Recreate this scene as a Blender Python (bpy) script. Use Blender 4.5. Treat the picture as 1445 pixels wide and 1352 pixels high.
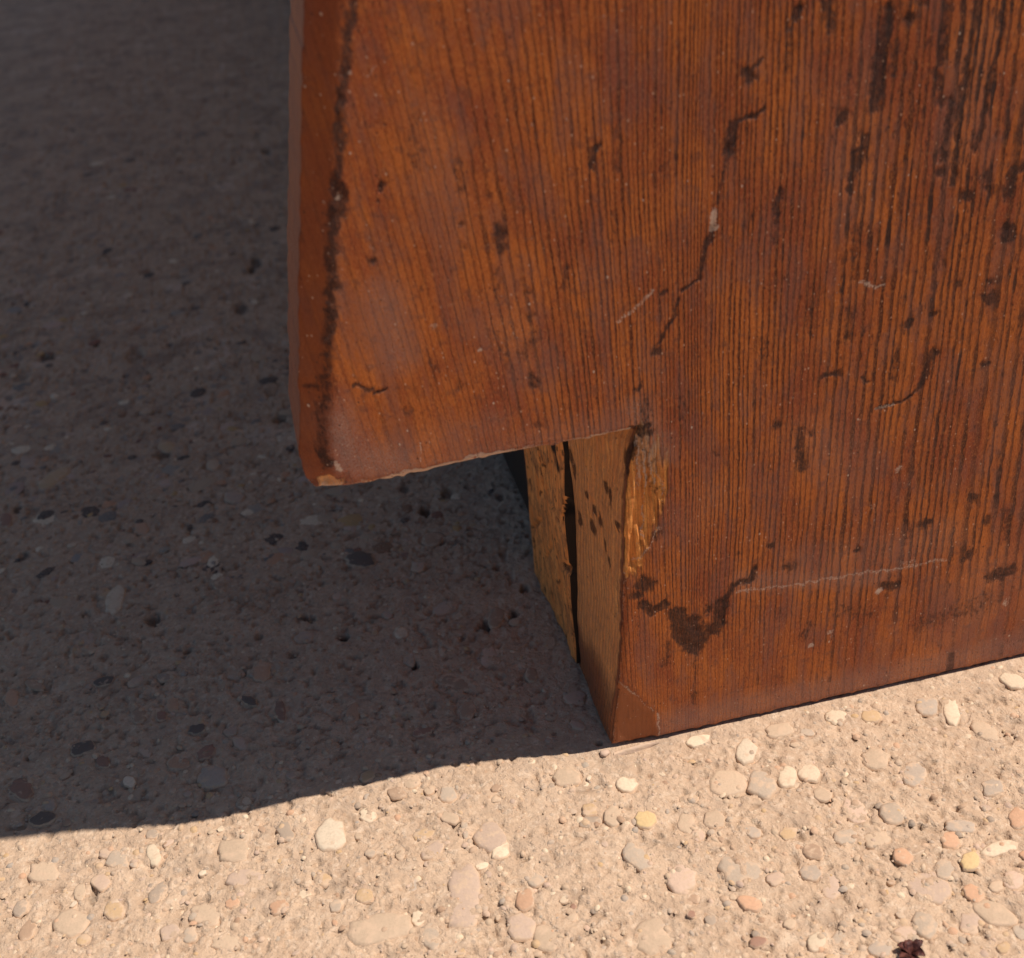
import bpy, bmesh, math, random
import numpy as np
from mathutils import Matrix, Vector

for o in list(bpy.data.objects):
    bpy.data.objects.remove(o)
random.seed(5)
RS = np.random.RandomState(11)
scene = bpy.context.scene
COL = scene.collection

# ------------------------------------------------------------------ camera
PW, PH = 1445, 1352                                   # size of the photograph the measurements come from
CAM = np.array([-0.068445, -0.249288, 0.260840])
YAW, PITCH, ROLL, FPX = 0.182272, 0.570822, -0.087733, 1749.3365
fw = np.array([math.sin(YAW)*math.cos(PITCH), math.cos(YAW)*math.cos(PITCH), -math.sin(PITCH)])
rt0 = np.array([math.cos(YAW), -math.sin(YAW), 0.0]); up0 = np.cross(rt0, fw)
rt = rt0*math.cos(ROLL) + up0*math.sin(ROLL)
up = up0*math.cos(ROLL) - rt0*math.sin(ROLL)
cam = bpy.data.cameras.new('camera'); camo = bpy.data.objects.new('camera', cam); COL.objects.link(camo)
camo.matrix_world = Matrix([[rt[0], up[0], -fw[0], CAM[0]], [rt[1], up[1], -fw[1], CAM[1]],
                            [rt[2], up[2], -fw[2], CAM[2]], [0, 0, 0, 1]])
cam.sensor_fit = 'HORIZONTAL'; cam.sensor_width = 36.0; cam.lens = FPX/PW*36.0
cam.clip_start = 0.01; cam.clip_end = 200.0
cam.dof.use_dof = True; cam.dof.focus_distance = 0.345; cam.dof.aperture_fstop = 18.0
scene.camera = camo

# ------------------------------------------------------------------ sky and sun
SUN_EL, SUN_OFF = math.radians(63.0), math.radians(8.0)
to_sun = Vector((math.cos(SUN_EL)*math.cos(SUN_OFF), -math.cos(SUN_EL)*math.sin(SUN_OFF), math.sin(SUN_EL)))
w = bpy.data.worlds.new('World'); scene.world = w; w.use_nodes = True
nt = w.node_tree; bg = nt.nodes['Background']
sky = nt.nodes.new('ShaderNodeTexSky'); sky.sky_type = 'NISHITA'; sky.sun_disc = False
sky.sun_elevation = SUN_EL
sky.sun_rotation = math.atan2(to_sun.x, to_sun.y)
sky.air_density = 1.0; sky.dust_density = 0.8; sky.ozone_density = 2.5
nt.links.new(sky.outputs[0], bg.inputs[0]); bg.inputs[1].default_value = 0.054
sl = bpy.data.lights.new('sun', 'SUN'); sl.energy = 4.5; sl.angle = math.radians(0.5); sl.color = (1.0, 0.93, 0.86)
so = bpy.data.objects.new('sun', sl); COL.objects.link(so)
so.rotation_euler = to_sun.to_track_quat('Z', 'Y').to_euler(); so.location = to_sun*3
scene.view_settings.view_transform = 'Standard'; scene.view_settings.look = 'None'
scene.view_settings.exposure = 0.25; scene.view_settings.gamma = 1.0

# ------------------------------------------------------------------ measuring helpers
def ray(px, py):
    px = np.asarray(px, float); py = np.asarray(py, float)
    return fw + rt*((px-PW/2)/FPX)[..., None] - up*((py-PH/2)/FPX)[..., None]
def F(px, py):                                        # a point of the board's front plane, (x, z) in mm
    d = ray(px, py); s = -CAM[1]/d[..., 1]
    return np.stack([CAM[0]+d[..., 0]*s, CAM[2]+d[..., 2]*s], -1)*1000
def G(px, py):                                        # a point of the ground, (x, y) in mm
    d = ray(px, py); s = -CAM[2]/d[..., 2]
    return np.stack([CAM[0]+d[..., 0]*s, CAM[1]+d[..., 1]*s], -1)*1000
def S(px, py, x0=2.0):                                # a point of the foot's left side plane, (y, z) in mm
    d = ray(px, py); s = (x0/1000-CAM[0])/d[..., 0]
    return np.stack([CAM[1]+d[..., 1]*s, CAM[2]+d[..., 2]*s], -1)*1000
TAB = RS.rand(8, 512, 512)
def vn(x, y, k=0):                                    # smooth value noise, 0..1
    x = np.asarray(x, float); y = np.asarray(y, float)
    xi = np.floor(x).astype(int); yi = np.floor(y).astype(int)
    fx = x-xi; fy = y-yi; fx = fx*fx*(3-2*fx); fy = fy*fy*(3-2*fy)
    T = TAB[k]; a = T[xi & 511, yi & 511]; b = T[(xi+1) & 511, yi & 511]
    c = T[xi & 511, (yi+1) & 511]; d = T[(xi+1) & 511, (yi+1) & 511]
    return (a*(1-fx)+b*fx)*(1-fy)+(c*(1-fx)+d*fx)*fy
def fbm(x, y, k=0, n=4, g=0.5):
    s = 0; a = 1; t = 0
    for i in range(n):
        s = s+a*vn(x*2**i+17*i, y*2**i+31*i, (k+i) % 8); t += a; a *= g
    return s/t
def sst(a, b, x):
    t = np.clip((x-a)/(b-a), 0, 1); return t*t*(3-2*t)
def segdist(P, A, B):
    d = B-A; t = np.clip(((P-A)@d)/max(d@d, 1e-9), 0, 1)
    return np.hypot(P[:, 0]-A[0]-t*d[0], P[:, 1]-A[1]-t*d[1])
def polydist(P, pts, closed=False):
    pts = np.asarray(pts); n = len(pts); r = np.full(len(P), 1e9)
    for i in range(n if closed else n-1):
        r = np.minimum(r, segdist(P, pts[i], pts[(i+1) % n]))
    return r
def inside(P, pts):
    pts = np.asarray(pts); r = np.zeros(len(P), bool); n = len(pts)
    for i in range(n):
        x1, y1 = pts[i]; x2, y2 = pts[(i+1) % n]
        if y1 == y2: continue
        c = ((y1 > P[:, 1]) != (y2 > P[:, 1])) & (P[:, 0] < (x2-x1)*(P[:, 1]-y1)/(y2-y1)+x1)
        r ^= c
    return r
def axis(lo, d0, d1, hi, step, g=1.12):               # dense between d0 and d1, growing outside
    a = list(np.arange(d0, d1+step*0.5, step)); s = step; x = a[-1]
    while x < hi:
        s = min(s*g, hi-lo); x = x+s; a.append(min(x, hi))
    s = step; x = a[0]; b = []
    while x > lo:
        s *= g; x -= s; b.append(max(x, lo))
    return np.array(b[::-1]+a)

# ------------------------------------------------------------------ object helpers
def mesh_obj(name, V, faces, mat, parent=None, smooth=True, attrs=None, matidx=None):
    me = bpy.data.meshes.new(name)
    V = np.asarray(V, np.float32)
    if isinstance(faces, np.ndarray):
        n, k = faces.shape
        me.vertices.add(len(V)); me.vertices.foreach_set('co', V.ravel())
        me.loops.add(n*k); me.loops.foreach_set('vertex_index', faces.astype(np.int32).ravel())
        me.polygons.add(n); me.polygons.foreach_set('loop_start', np.arange(0, n*k, k, dtype=np.int32))
        me.update(calc_edges=True)
    else:
        me.from_pydata(V.tolist(), [], faces)
    for m in (mat if isinstance(mat, (list, tuple)) else [mat]):
        me.materials.append(m)
    me.polygons.foreach_set('use_smooth', np.full(len(me.polygons), smooth))
    if matidx is not None: me.polygons.foreach_set('material_index', np.asarray(matidx, np.int32))
    for k, a in (attrs or {}).items():
        a = np.asarray(a, np.float32)
        if a.ndim == 2:
            at = me.attributes.new(k, 'FLOAT_COLOR', 'POINT')
            at.data.foreach_set('color', np.c_[a, np.ones(len(a), np.float32)].ravel())
        else:
            at = me.attributes.new(k, 'FLOAT', 'POINT'); at.data.foreach_set('value', a)
    me.validate(); me.update()
    o = bpy.data.objects.new(name, me); COL.objects.link(o)
    if parent is not None: o.parent = parent
    return o

class NT:
    def __init__(s, name):
        s.m = bpy.data.materials.new(name); s.m.use_nodes = True
        s.t = s.m.node_tree; s.t.nodes.clear()
        s.out = s.n('ShaderNodeOutputMaterial'); s.b = s.n('ShaderNodeBsdfPrincipled')
        s.t.links.new(s.b.outputs[0], s.out.inputs[0])
    def n(s, t, **k):
        n = s.t.nodes.new(t)
        for a, v in k.items(): setattr(n, a, v)
        return n
    def put(s, sock, v):
        if v is None: return
        if isinstance(v, bpy.types.NodeSocket): s.t.links.new(v, sock)
        else:
            if isinstance(v, (tuple, list)) and len(v) == 3 and sock.type == 'RGBA': v = (*v, 1)
            sock.default_value = v
    def f(s, op, a, b=None, c=None, clamp=False):
        n = s.n('ShaderNodeMath', operation=op, use_clamp=clamp)
        s.put(n.inputs[0], a); s.put(n.inputs[1], b); s.put(n.inputs[2], c); return n.outputs[0]
    def mul(s, a, b): return s.f('MULTIPLY', a, b)
    def add(s, a, b): return s.f('ADD', a, b)
    def mr(s, v, a, b, c=0.0, d=1.0, kind='SMOOTHSTEP'):
        n = s.n('ShaderNodeMapRange', interpolation_type=kind)
        for i, x in enumerate((v, a, b, c, d)): s.put(n.inputs[i], x)
        return n.outputs[0]
    def mix(s, f, a, b, mode='MIX'):
        n = s.n('ShaderNodeMix', data_type='RGBA', blend_type=mode)
        s.put(n.inputs[0], f); s.put(n.inputs[6], a); s.put(n.inputs[7], b); return n.outputs[2]
    def vec(s, x, y, z=0.0):
        n = s.n('ShaderNodeCombineXYZ'); s.put(n.inputs[0], x); s.put(n.inputs[1], y); s.put(n.inputs[2], z); return n.outputs[0]
    def attr(s, name, col=False):
        n = s.n('ShaderNodeAttribute', attribute_name=name); return n.outputs['Color' if col else 'Fac']
    def noise(s, v, sc=1.0, det=2.0, ro=0.5, dist=0.0):
        n = s.n('ShaderNodeTexNoise'); s.put(n.inputs['Vector'], v); s.put(n.inputs['Scale'], sc)
        s.put(n.inputs['Detail'], det); s.put(n.inputs['Roughness'], ro); s.put(n.inputs['Distortion'], dist); return n.outputs['Fac']
    def vor(s, v, sc=1.0, feat='F1', rnd=1.0):
        n = s.n('ShaderNodeTexVoronoi', feature=feat); s.put(n.inputs['Vector'], v); s.put(n.inputs['Scale'], sc)
        s.put(n.inputs['Randomness'], rnd); return n
    def ramp(s, v, stops):
        n = s.n('ShaderNodeValToRGB'); s.put(n.inputs[0], v); e = n.color_ramp.elements
        while len(e) < len(stops): e.new(0.5)
        for i, (p, c) in enumerate(stops):
            e[i].position = p; e[i].color = (*c, 1) if isinstance(c, tuple) else (c, c, c, 1)
        return n.outputs[0]
    def pos(s): return s.n('ShaderNodeTexCoord').outputs['Object']
    def bump(s, h, dist, strength=1.0, nrm=None):
        n = s.n('ShaderNodeBump'); s.put(n.inputs['Height'], h); n.inputs['Distance'].default_value = dist
        s.put(n.inputs['Strength'], strength)
        if nrm is not None: s.put(n.inputs['Normal'], nrm)
        return n.outputs[0]
    def fin(s, col, rough, nrm=None, spec=0.5, coat=None):
        s.put(s.b.inputs['Base Color'], col); s.put(s.b.inputs['Roughness'], rough)
        s.put(s.b.inputs['Specular IOR Level'], spec)
        if nrm is not None: s.put(s.b.inputs['Normal'], nrm)
        return s.m

# ------------------------------------------------------------------ materials
def varnished_wood():
    """Old resinous softwood under worn varnish. Per-point data: gu, gz (mm across / along the grain),
    ring (running number of the growth ring), gc (ring contrast), dark, grey, wear, raw, chip."""
    s = NT('varnished_wood')
    gu, gz, ring = s.attr('gu'), s.attr('gz'), s.attr('ring')
    gc, dark, wear, raw, chip, grey, band = [s.attr(k) for k in ('gc', 'dark', 'wear', 'raw', 'chip', 'grey', 'band')]
    wob = s.f('SUBTRACT', s.noise(s.vec(s.mul(gu, 0.9), s.mul(gz, 0.16)), 1.0, 3, 0.55), 0.5)
    r = s.add(ring, s.mul(wob, 0.75))
    fr = s.f('FRACT', r); idx = s.f('FLOOR', r)
    wn = s.n('ShaderNodeTexWhiteNoise', noise_dimensions='1D'); s.put(wn.inputs['W'], idx)
    along = s.noise(s.vec(s.mul(idx, 3.71), s.mul(gz, 0.045)), 1.0, 3, 0.6)
    st = s.mul(s.add(0.75, s.mul(wn.outputs[0], 0.6)), s.mr(along, 0.25, 0.65, 0.6, 1.2))
    prof = s.ramp(fr, [(0.0, 0.0), (0.3, 0.03), (0.58, 0.6), (0.74, 1.0), (0.9, 0.9), (1.0, 0.0)])
    line = s.mul(s.mul(s.mr(prof, s.f('SUBTRACT', 0.95, gc), s.f('SUBTRACT', 1.42, s.mul(gc, 0.4))), st), s.add(0.3, s.mul(gc, 0.75)))
    fib = s.noise(s.vec(s.mul(gu, 5.5), s.mul(gz, 0.28)), 1.0, 4, 0.65)
    fib2 = s.noise(s.vec(s.mul(gu, 1.6), s.mul(gz, 0.05)), 1.0, 3, 0.6)
    broad = s.noise(s.vec(s.mul(gu, 0.07), s.mul(gz, 0.03)), 1.0, 4, 0.6)
    fine = s.noise(s.vec(s.mul(gu, 3.0), s.mul(gz, 2.2)), 1.0, 4, 0.7)
    dash = s.noise(s.vec(s.mul(gu, 6.0), s.mul(gz, 0.9), 5.0), 1.0, 3, 0.7)
    pat = s.noise(s.vec(s.mul(gu, 0.35), s.mul(gz, 0.3), 9.0), 1.0, 4, 0.65)
    light = s.mix(s.mr(fib2, 0.3, 0.7), (0.47, 0.113, 0.020), (0.64, 0.178, 0.031))
    light = s.mix(s.mr(broad, 0.38, 0.66), light, (0.34, 0.070, 0.023))
    deep = s.mix(wn.outputs[0], (0.050, 0.010, 0.006), (0.105, 0.019, 0.005))
    c = s.mix(s.f('MULTIPLY', line, 1.0, clamp=True), light, deep)
    c = s.mix(s.mr(fib, 0.35, 0.75, 0.0, 0.5), c, s.mix(0.5, c, (0.10, 0.030, 0.012)))
    c = s.mix(s.mr(fine, 0.52, 0.66, 0.0, 0.28), c, (0.14, 0.05, 0.025))
    c = s.mix(s.mr(dash, 0.53, 0.64, 0.0, 0.42), c, (0.085, 0.028, 0.014))
    c = s.mix(s.mr(dash, 0.48, 0.37, 0.0, 0.45), c, (0.60, 0.24, 0.08))
    c = s.mix(s.mr(pat, 0.53, 0.66, 0.0, 0.5), c, (0.16, 0.058, 0.036))
    grit = s.noise(s.vec(s.mul(gu, 2.3), s.mul(gz, 0.9), 11.0), 1.0, 6, 0.82)
    c = s.mix(s.mr(grit, 0.52, 0.60, 0.0, 0.2), c, (0.60, 0.255, 0.115))
    c = s.mix(s.mr(grit, 0.48, 0.40, 0.0, 0.28), c, (0.085, 0.026, 0.016))
    # dulled, dusty film that follows the wear
    c = s.mix(s.mul(s.mr(fine, 0.35, 0.62), s.mul(grey, 0.85)), c, (0.37, 0.235, 0.185))
    mauve = s.mul(s.mul(s.mr(s.noise(s.vec(s.mul(gu, 0.16), s.mul(gz, 0.045), 7.0), 1.0, 4, 0.6), 0.48, 0.6), s.mr(grit, 0.42, 0.54, 0.4, 1.0)), 0.72)
    c = s.mix(mauve, c, s.mix(0.5, c, (0.20, 0.10, 0.085)))
    c = s.mix(s.mul(band, 0.62), c, (0.20, 0.045, 0.013))  # bevel band darkened in colour, as turned away from the sun
    # chip where the corner broke away and was varnished over
    c = s.mix(s.mul(chip, 0.85), c, s.mix(s.mr(fib2, 0.3, 0.7), (0.40, 0.135, 0.05), (0.34, 0.11, 0.04)))
    # bare wood
    rl = s.mix(s.mr(fib2, 0.3, 0.7), (0.98, 0.43, 0.115), (0.84, 0.28, 0.065))
    rl = s.mix(s.mul(prof, 0.38), rl, (0.30, 0.105, 0.028))
    rl = s.mix(s.mr(fib, 0.48, 0.7, 0, 0.5), rl, (0.23, 0.085, 0.028))
    rl = s.mix(s.mr(pat, 0.5, 0.64, 0, 0.4), rl, (0.42, 0.15, 0.045))
    rl = s.mix(s.mr(fine, 0.52, 0.66, 0, 0.6), rl, (0.25, 0.11, 0.045))
    rl = s.mix(s.mul(grey, s.mr(fib, 0.35, 0.55)), rl, (0.40, 0.32, 0.25))
    rawm = s.mr(s.add(raw, s.add(s.mul(s.f('SUBTRACT', fib, 0.5), 0.9), s.mul(s.f('SUBTRACT', fib2, 0.5), 0.5))), 0.42, 0.66)
    c = s.mix(rawm, c, rl)
    # tar-dark scars, broken up by the grain
    dn = s.noise(s.vec(s.mul(gu, 0.9), s.mul(gz, 0.55)), 1.0, 4, 0.65)
    dn2 = s.noise(s.vec(s.mul(gu, 2.2), s.mul(gz, 0.3), 3.0), 1.0, 4, 0.7)
    dm = s.mul(s.mr(s.add(dark, s.add(s.mul(s.f('SUBTRACT', dn, 0.5), 1.5), s.mul(s.f('SUBTRACT', dn2, 0.5), 1.0))), 0.06, 0.66), s.mr(dn2, 0.3, 0.65, 1.0, 0.75))
    micro = s.noise(s.vec(s.mul(gu, 0.75), s.mul(gz, 0.22)), 1.0, 5, 0.7)
    mm = s.mr(s.add(micro, s.mul(s.attr('spot'), 0.15)), 0.64, 0.78, 0.0, 0.8)
    bl = s.mul(s.mr(s.add(s.noise(s.vec(s.mul(idx, 5.3), s.mul(gz, 0.05), 2.0), 1.0, 4, 0.7), s.mul(s.attr('spot'), 0.2)), 0.62, 0.78), s.mr(prof, 0.15, 0.6))
    mm = s.f('MAXIMUM', mm, s.mul(bl, 0.85))
    mm = s.f('MAXIMUM', s.f('MULTIPLY', dm, s.f('GREATER_THAN', dark, 0.02)), mm)
    mm = s.mul(mm, s.mr(grit, 0.56, 0.47, 0.78, 1.0))
    dcol = s.mix(s.mr(fine, 0.4, 0.7), (0.018, 0.010, 0.010), (0.050, 0.030, 0.030))
    c = s.mix(mm, c, s.mix(0.10, dcol, s.mix(1.0, c, (0.35, 0.35, 0.42), 'MULTIPLY')))
    # pale scuffs, then sun glints painted in as pale specks
    wm = s.mr(s.add(wear, s.mul(s.f('SUBTRACT', s.noise(s.vec(s.mul(gu, 2.4), s.mul(gz, 1.7)), 1.0, 3, 0.7), 0.5), 1.5)), 0.42, 0.8)
    wm = s.f('MULTIPLY', wm, s.f('GREATER_THAN', wear, 0.03))
    c = s.mix(s.mul(wm, 0.75), c, (0.66, 0.48, 0.36))
    v = s.vor(s.vec(s.mul(gu, 0.42), s.mul(gz, 0.30)))
    sepc = s.n('ShaderNodeSeparateColor'); s.put(sepc.inputs[0], v.outputs['Color'])
    sp = s.mr(s.f('SUBTRACT', v.outputs['Distance'], s.mul(s.f('POWER', sepc.outputs[1], 2.5), 0.13)), 0.03, -0.01)
    sp = s.mul(sp, s.f('GREATER_THAN', sepc.outputs[0], 0.5))
    c = s.mix(s.mul(sp, s.add(0.2, s.mul(sepc.outputs[2], 0.6))), c, (0.68, 0.46, 0.33))
    v3 = s.vor(s.vec(s.mul(gu, 1.1), s.mul(gz, 0.8), 4.0)); sp3 = s.n('ShaderNodeSeparateColor'); s.put(sp3.inputs[0], v3.outputs['Color'])
    sk = s.mul(s.mr(s.f('SUBTRACT', v3.outputs['Distance'], s.mul(s.f('POWER', sp3.outputs[1], 2.0), 0.26)), 0.05, -0.03), s.f('GREATER_THAN', sp3.outputs[0], 0.5))
    c = s.mix(s.mul(sk, 0.65), c, s.mix(s.f('GREATER_THAN', sp3.outputs[2], 0.45), (0.05, 0.02, 0.015), (0.60, 0.36, 0.24)))  # pale ones are painted glints, mixed with dark specks
    rough = s.mr(s.add(s.mul(fine, 0.5), s.add(wm, s.add(rawm, s.mul(grey, 0.4)))), 0.1, 1.2, 0.34, 0.8, 'LINEAR')
    h = s.add(s.add(s.mul(line, -0.6), s.mul(pat, 0.8)), s.add(s.mul(fib, 0.5), s.add(s.mul(dash, -0.5), s.add(s.mul(grit, 0.6), s.mul(fine, 0.7)))))
    h = s.add(h, s.add(s.mul(mm, -1.2), s.add(s.mul(wm, 0.4), s.mul(sp, 1.5))))
    h = s.add(h, s.mul(rawm, s.mul(fib2, 1.5)))
    return s.fin(c, rough, s.bump(h, 0.00024, 1.0), 0.18)

def bare_wood():
    s = NT('bare_wood')
    gu, gz, dark = s.attr('gu'), s.attr('gz'), s.attr('dark')
    a = s.noise(s.vec(s.mul(gu, 0.55), s.mul(gz, 0.05)), 1.0, 4, 0.65)
    b = s.noise(s.vec(s.mul(gu, 3.5), s.mul(gz, 0.35)), 1.0, 3, 0.6)
    d = s.noise(s.vec(s.mul(gu, 0.22), s.mul(gz, 0.12)), 1.0, 5, 0.7)
    c = s.mix(s.mr(a, 0.35, 0.65), (0.96, 0.41, 0.125), (0.74, 0.25, 0.065))
    c = s.mix(s.mr(b, 0.5, 0.75, 0, 0.5), c, (0.27, 0.115, 0.04))
    c = s.mix(s.mr(d, 0.47, 0.6, 0, 0.8), c, (0.42, 0.18, 0.07))
    sp = s.mr(s.noise(s.vec(s.mul(gu, 0.35), s.mul(gz, 0.22)), 1.0, 3, 0.6), 0.56, 0.66, 0, 0.85)
    c = s.mix(sp, c, (0.13, 0.055, 0.022))
    dm = s.mr(s.add(dark, s.mul(s.f('SUBTRACT', b, 0.5), 0.5)), 0.3, 0.65)
    c = s.mix(dm, c, (0.025, 0.014, 0.009))
    return s.fin(c, 0.75, s.bump(s.add(a, s.mul(b, 0.5)), 0.0004, 0.7), 0.25)

def plain_wood(name, ca, cb):
    s = NT(name); p = s.pos()
    sep = s.n('ShaderNodeSeparateXYZ'); s.put(sep.inputs[0], p)
    a = s.noise(s.vec(s.mul(sep.outputs[1], 260), s.mul(sep.outputs[2], 9), s.mul(sep.outputs[0], 260)), 1.0, 4, 0.6)
    c = s.mix(s.mr(a, 0.35, 0.65), ca, cb)
    return s.fin(c, 0.5, s.bump(a, 0.0003, 0.6), 0.4)

MATRIX_A, MATRIX_B, MATRIX_C = (0.555, 0.388, 0.258), (0.475, 0.325, 0.213), (0.625, 0.465, 0.328)
def concrete():
    s = NT('exposed_concrete'); p = s.pos()
    n1 = s.noise(p, 60, 5, 0.6); n2 = s.noise(p, 420, 4, 0.65); n3 = s.noise(p, 1500, 3, 0.6)
    c = s.mix(s.mr(n1, 0.35, 0.65), MATRIX_A, MATRIX_B)
    c = s.mix(s.mr(n2, 0.5, 0.72), c, MATRIX_C)
    c = s.mix(s.mr(n2, 0.46, 0.3, 0, 0.6), c, (0.36, 0.245, 0.165))
    c = s.mix(s.mr(n3, 0.55, 0.75, 0, 0.5), c, (0.33, 0.23, 0.155))
    n5 = s.noise(p, 95, 4, 0.6); n6 = s.noise(p, 210, 4, 0.65, 0.6)
    c = s.mix(s.mr(n5, 0.48, 0.66, 0, 0.4), c, (0.38, 0.275, 0.195))
    c = s.mix(s.mr(n6, 0.56, 0.68, 0, 0.5), c, (0.34, 0.235, 0.16))
    c = s.mix(s.mr(n6, 0.42, 0.32, 0, 0.5), c, (0.68, 0.52, 0.37))
    # sand grains of many colours in the cement
    v = s.vor(p, 620); sep = s.n('ShaderNodeSeparateColor'); s.put(sep.inputs[0], v.outputs['Color'])
    g = s.ramp(sep.outputs[0], [(0, (0.30, 0.24, 0.19)), (0.2, (0.52, 0.36, 0.23)), (0.4, (0.36, 0.20, 0.11)),
                               (0.6, (0.60, 0.47, 0.33)), (0.8, (0.24, 0.19, 0.16)), (1, (0.52, 0.30, 0.17))])
    gm = s.mul(s.mr(v.outputs['Distance'], 0.45, 0.25), s.mul(s.f('GREATER_THAN', sep.outputs[1], 0.5), 0.4))
    c = s.mix(gm, c, g)
    n7 = s.noise(p, 42, 5, 0.65, 0.8); fa = s.attr('far')
    c = s.mix(s.mul(s.mr(n7, 0.5, 0.62), s.mul(fa, 0.42)), c, (0.22, 0.16, 0.125))
    c = s.mix(s.mul(s.mr(n7, 0.42, 0.34), s.mul(fa, 0.5)), c, (0.70, 0.53, 0.40))
    # patches coloured like buried stones (far ground, where they are too small to build)
    v2 = s.vor(p, 150); sep2 = s.n('ShaderNodeSeparateColor'); s.put(sep2.inputs[0], v2.outputs['Color'])
    g2 = s.ramp(sep2.outputs[0], [(0, (0.22, 0.19, 0.16)), (0.25, (0.40, 0.33, 0.27)), (0.5, (0.45, 0.24, 0.13)),
                                  (0.75, (0.52, 0.40, 0.28)), (1, (0.16, 0.12, 0.10))])
    m2 = s.mul(s.mr(v2.outputs['Distance'], 0.42, 0.30), s.mul(s.f('GREATER_THAN', sep2.outputs[1], 0.6), s.attr('far')))
    c = s.mix(s.mul(m2, 0.7), c, g2)
    c = s.mix(s.mul(s.attr('pit_shade'), 0.95), c, (0.035, 0.026, 0.020))  # shade painted into the colour of pits and pocks
    h = s.add(s.mul(n6, 1.6), s.add(s.mul(n2, 1.0), s.add(s.mul(n3, 0.35), s.mul(gm, 0.5))))
    return s.fin(c, 0.85, s.bump(h, 0.0007, 1.0), 0.25)

def stone(name, col, k=0.35):
    s = NT(name); p = s.pos()
    oi = s.n('ShaderNodeObjectInfo')
    q = s.n('ShaderNodeVectorMath', operation='ADD'); s.put(q.inputs[0], p); s.put(q.inputs[1], oi.outputs['Location'])
    n1 = s.noise(q.outputs[0], 330, 4, 0.6); n2 = s.noise(q.outputs[0], 1400, 3, 0.6)
    c = s.mix(s.mr(n2, 0.4, 0.7, 0, 0.5), col, tuple(x*0.72 for x in col))
    hs = s.n('ShaderNodeHueSaturation'); s.put(hs.inputs['Color'], c)
    s.put(hs.inputs['Value'], s.add(0.85, s.mul(oi.outputs['Random'], 0.3)))
    c = s.mix(min(0.5, k+0.12), hs.outputs[0], MATRIX_A)
    c = s.mix(s.mr(n1, 0.62-k*0.4, 0.75-k*0.3, 0, 0.85), c, MATRIX_A)
    c = s.mix(s.mr(s.add(s.attr('edge'), s.mul(s.f('SUBTRACT', n1, 0.5), 1.6)), 0.45, 0.95, 0, 0.9), c, MATRIX_A)
    return s.fin(c, 0.7, s.bump(s.add(n1, s.mul(n2, 0.4)), 0.0004, 0.7), 0.3)

def grain_stuff():
    s = NT('sand_grains'); p = s.pos()
    n2 = s.noise(p, 1200, 3, 0.6)
    c = s.mix(s.mr(n2, 0.4, 0.7, 0, 0.5), s.attr('tint', True), MATRIX_B)
    return s.fin(c, 0.8, s.bump(n2, 0.0003, 0.6), 0.25)

M_WOOD, M_BARE, M_BOUNCE, M_CONC, M_GRAIN = varnished_wood(), bare_wood(), plain_wood('bounce_pine', (0.72, 0.53, 0.36), (0.64, 0.44, 0.28)), concrete(), grain_stuff()  # carcass wood paled to bounce warm light onto the shaded ground
M_SHADE = plain_wood('shade_black', (0.035, 0.022, 0.016), (0.02, 0.012, 0.009))  # near-black colour standing in for contact shade
SC = {'cream': (0.72, 0.58, 0.40), 'white': (0.74, 0.60, 0.43), 'grey': (0.34, 0.29, 0.23), 'darkgrey': (0.21, 0.18, 0.15),
      'bluegrey': (0.31, 0.275, 0.235), 'tan': (0.47, 0.345, 0.23), 'mauve': (0.41, 0.295, 0.235), 'pink': (0.54, 0.375, 0.285),
      'orange': (0.54, 0.29, 0.165), 'yellow': (0.66, 0.46, 0.20), 'ochre': (0.50, 0.31, 0.13), 'brown': (0.26, 0.14, 0.08),
      'red': (0.24, 0.105, 0.07), 'black': (0.085, 0.068, 0.06)}
KO = {'white': 0.1, 'cream': 0.25, 'yellow': 0.15, 'orange': 0.15, 'black': 0.05, 'red': 0.15}
M_STONE = {k: stone(k+'_stone', v, KO.get(k, 0.35)) for k, v in SC.items()}

# ------------------------------------------------------------------ the board with its notched foot
T = 37.5                                              # board thickness, mm
left_px = [(430, 0), (427, 150), (425, 300), (423, 430), (423, 540), (425, 600), (424, 645), (427, 669), (433, 684)]
notch_px = [(446, 692), (482, 689), (520, 682), (600, 666), (690, 646), (760, 633), (840, 618), (880, 610), (903, 605)]
foot_px = [(901, 618), (893, 650), (887, 700), (883, 760), (881, 830), (879, 890), (876, 955), (872, 1005), (866, 1055)]
Lf = F(*np.array(left_px).T); Nf = F(*np.array(notch_px).T); Ff = F(*np.array(foot_px).T)
Ff[-1] = (Ff[-1][0], 0.6)
TOPZ, RIGHTX = 655.0, 620.0
out = np.vstack([[[-30, TOPZ]], [[-38, 420]], Lf, Nf, Ff, [[RIGHTX, 0.6], [RIGHTX, TOPZ]]])
L_line = np.vstack([[[-30, TOPZ]], [[-38, 420]], Lf])
rest_lines = [np.vstack([Lf[-1:], Nf]), np.vstack([Nf[-1:], Ff]), np.array([Ff[-1], [RIGHTX, 0.6]])]

xs = axis(-80, -75, 150, RIGHTX+6, 0.45); zs = axis(-1.0, -0.6, 222, TOPZ+8, 0.45)
XX, ZZ = np.meshgrid(xs, zs, indexing='ij'); P = np.c_[XX.ravel(), ZZ.ravel()]
ins = inside(P, out)
sx = np.gradient(xs); sz = np.gradient(zs)
cell = np.maximum(sx[:, None], sz[None, :]).ravel()
near = np.ones(len(P), bool)
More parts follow.
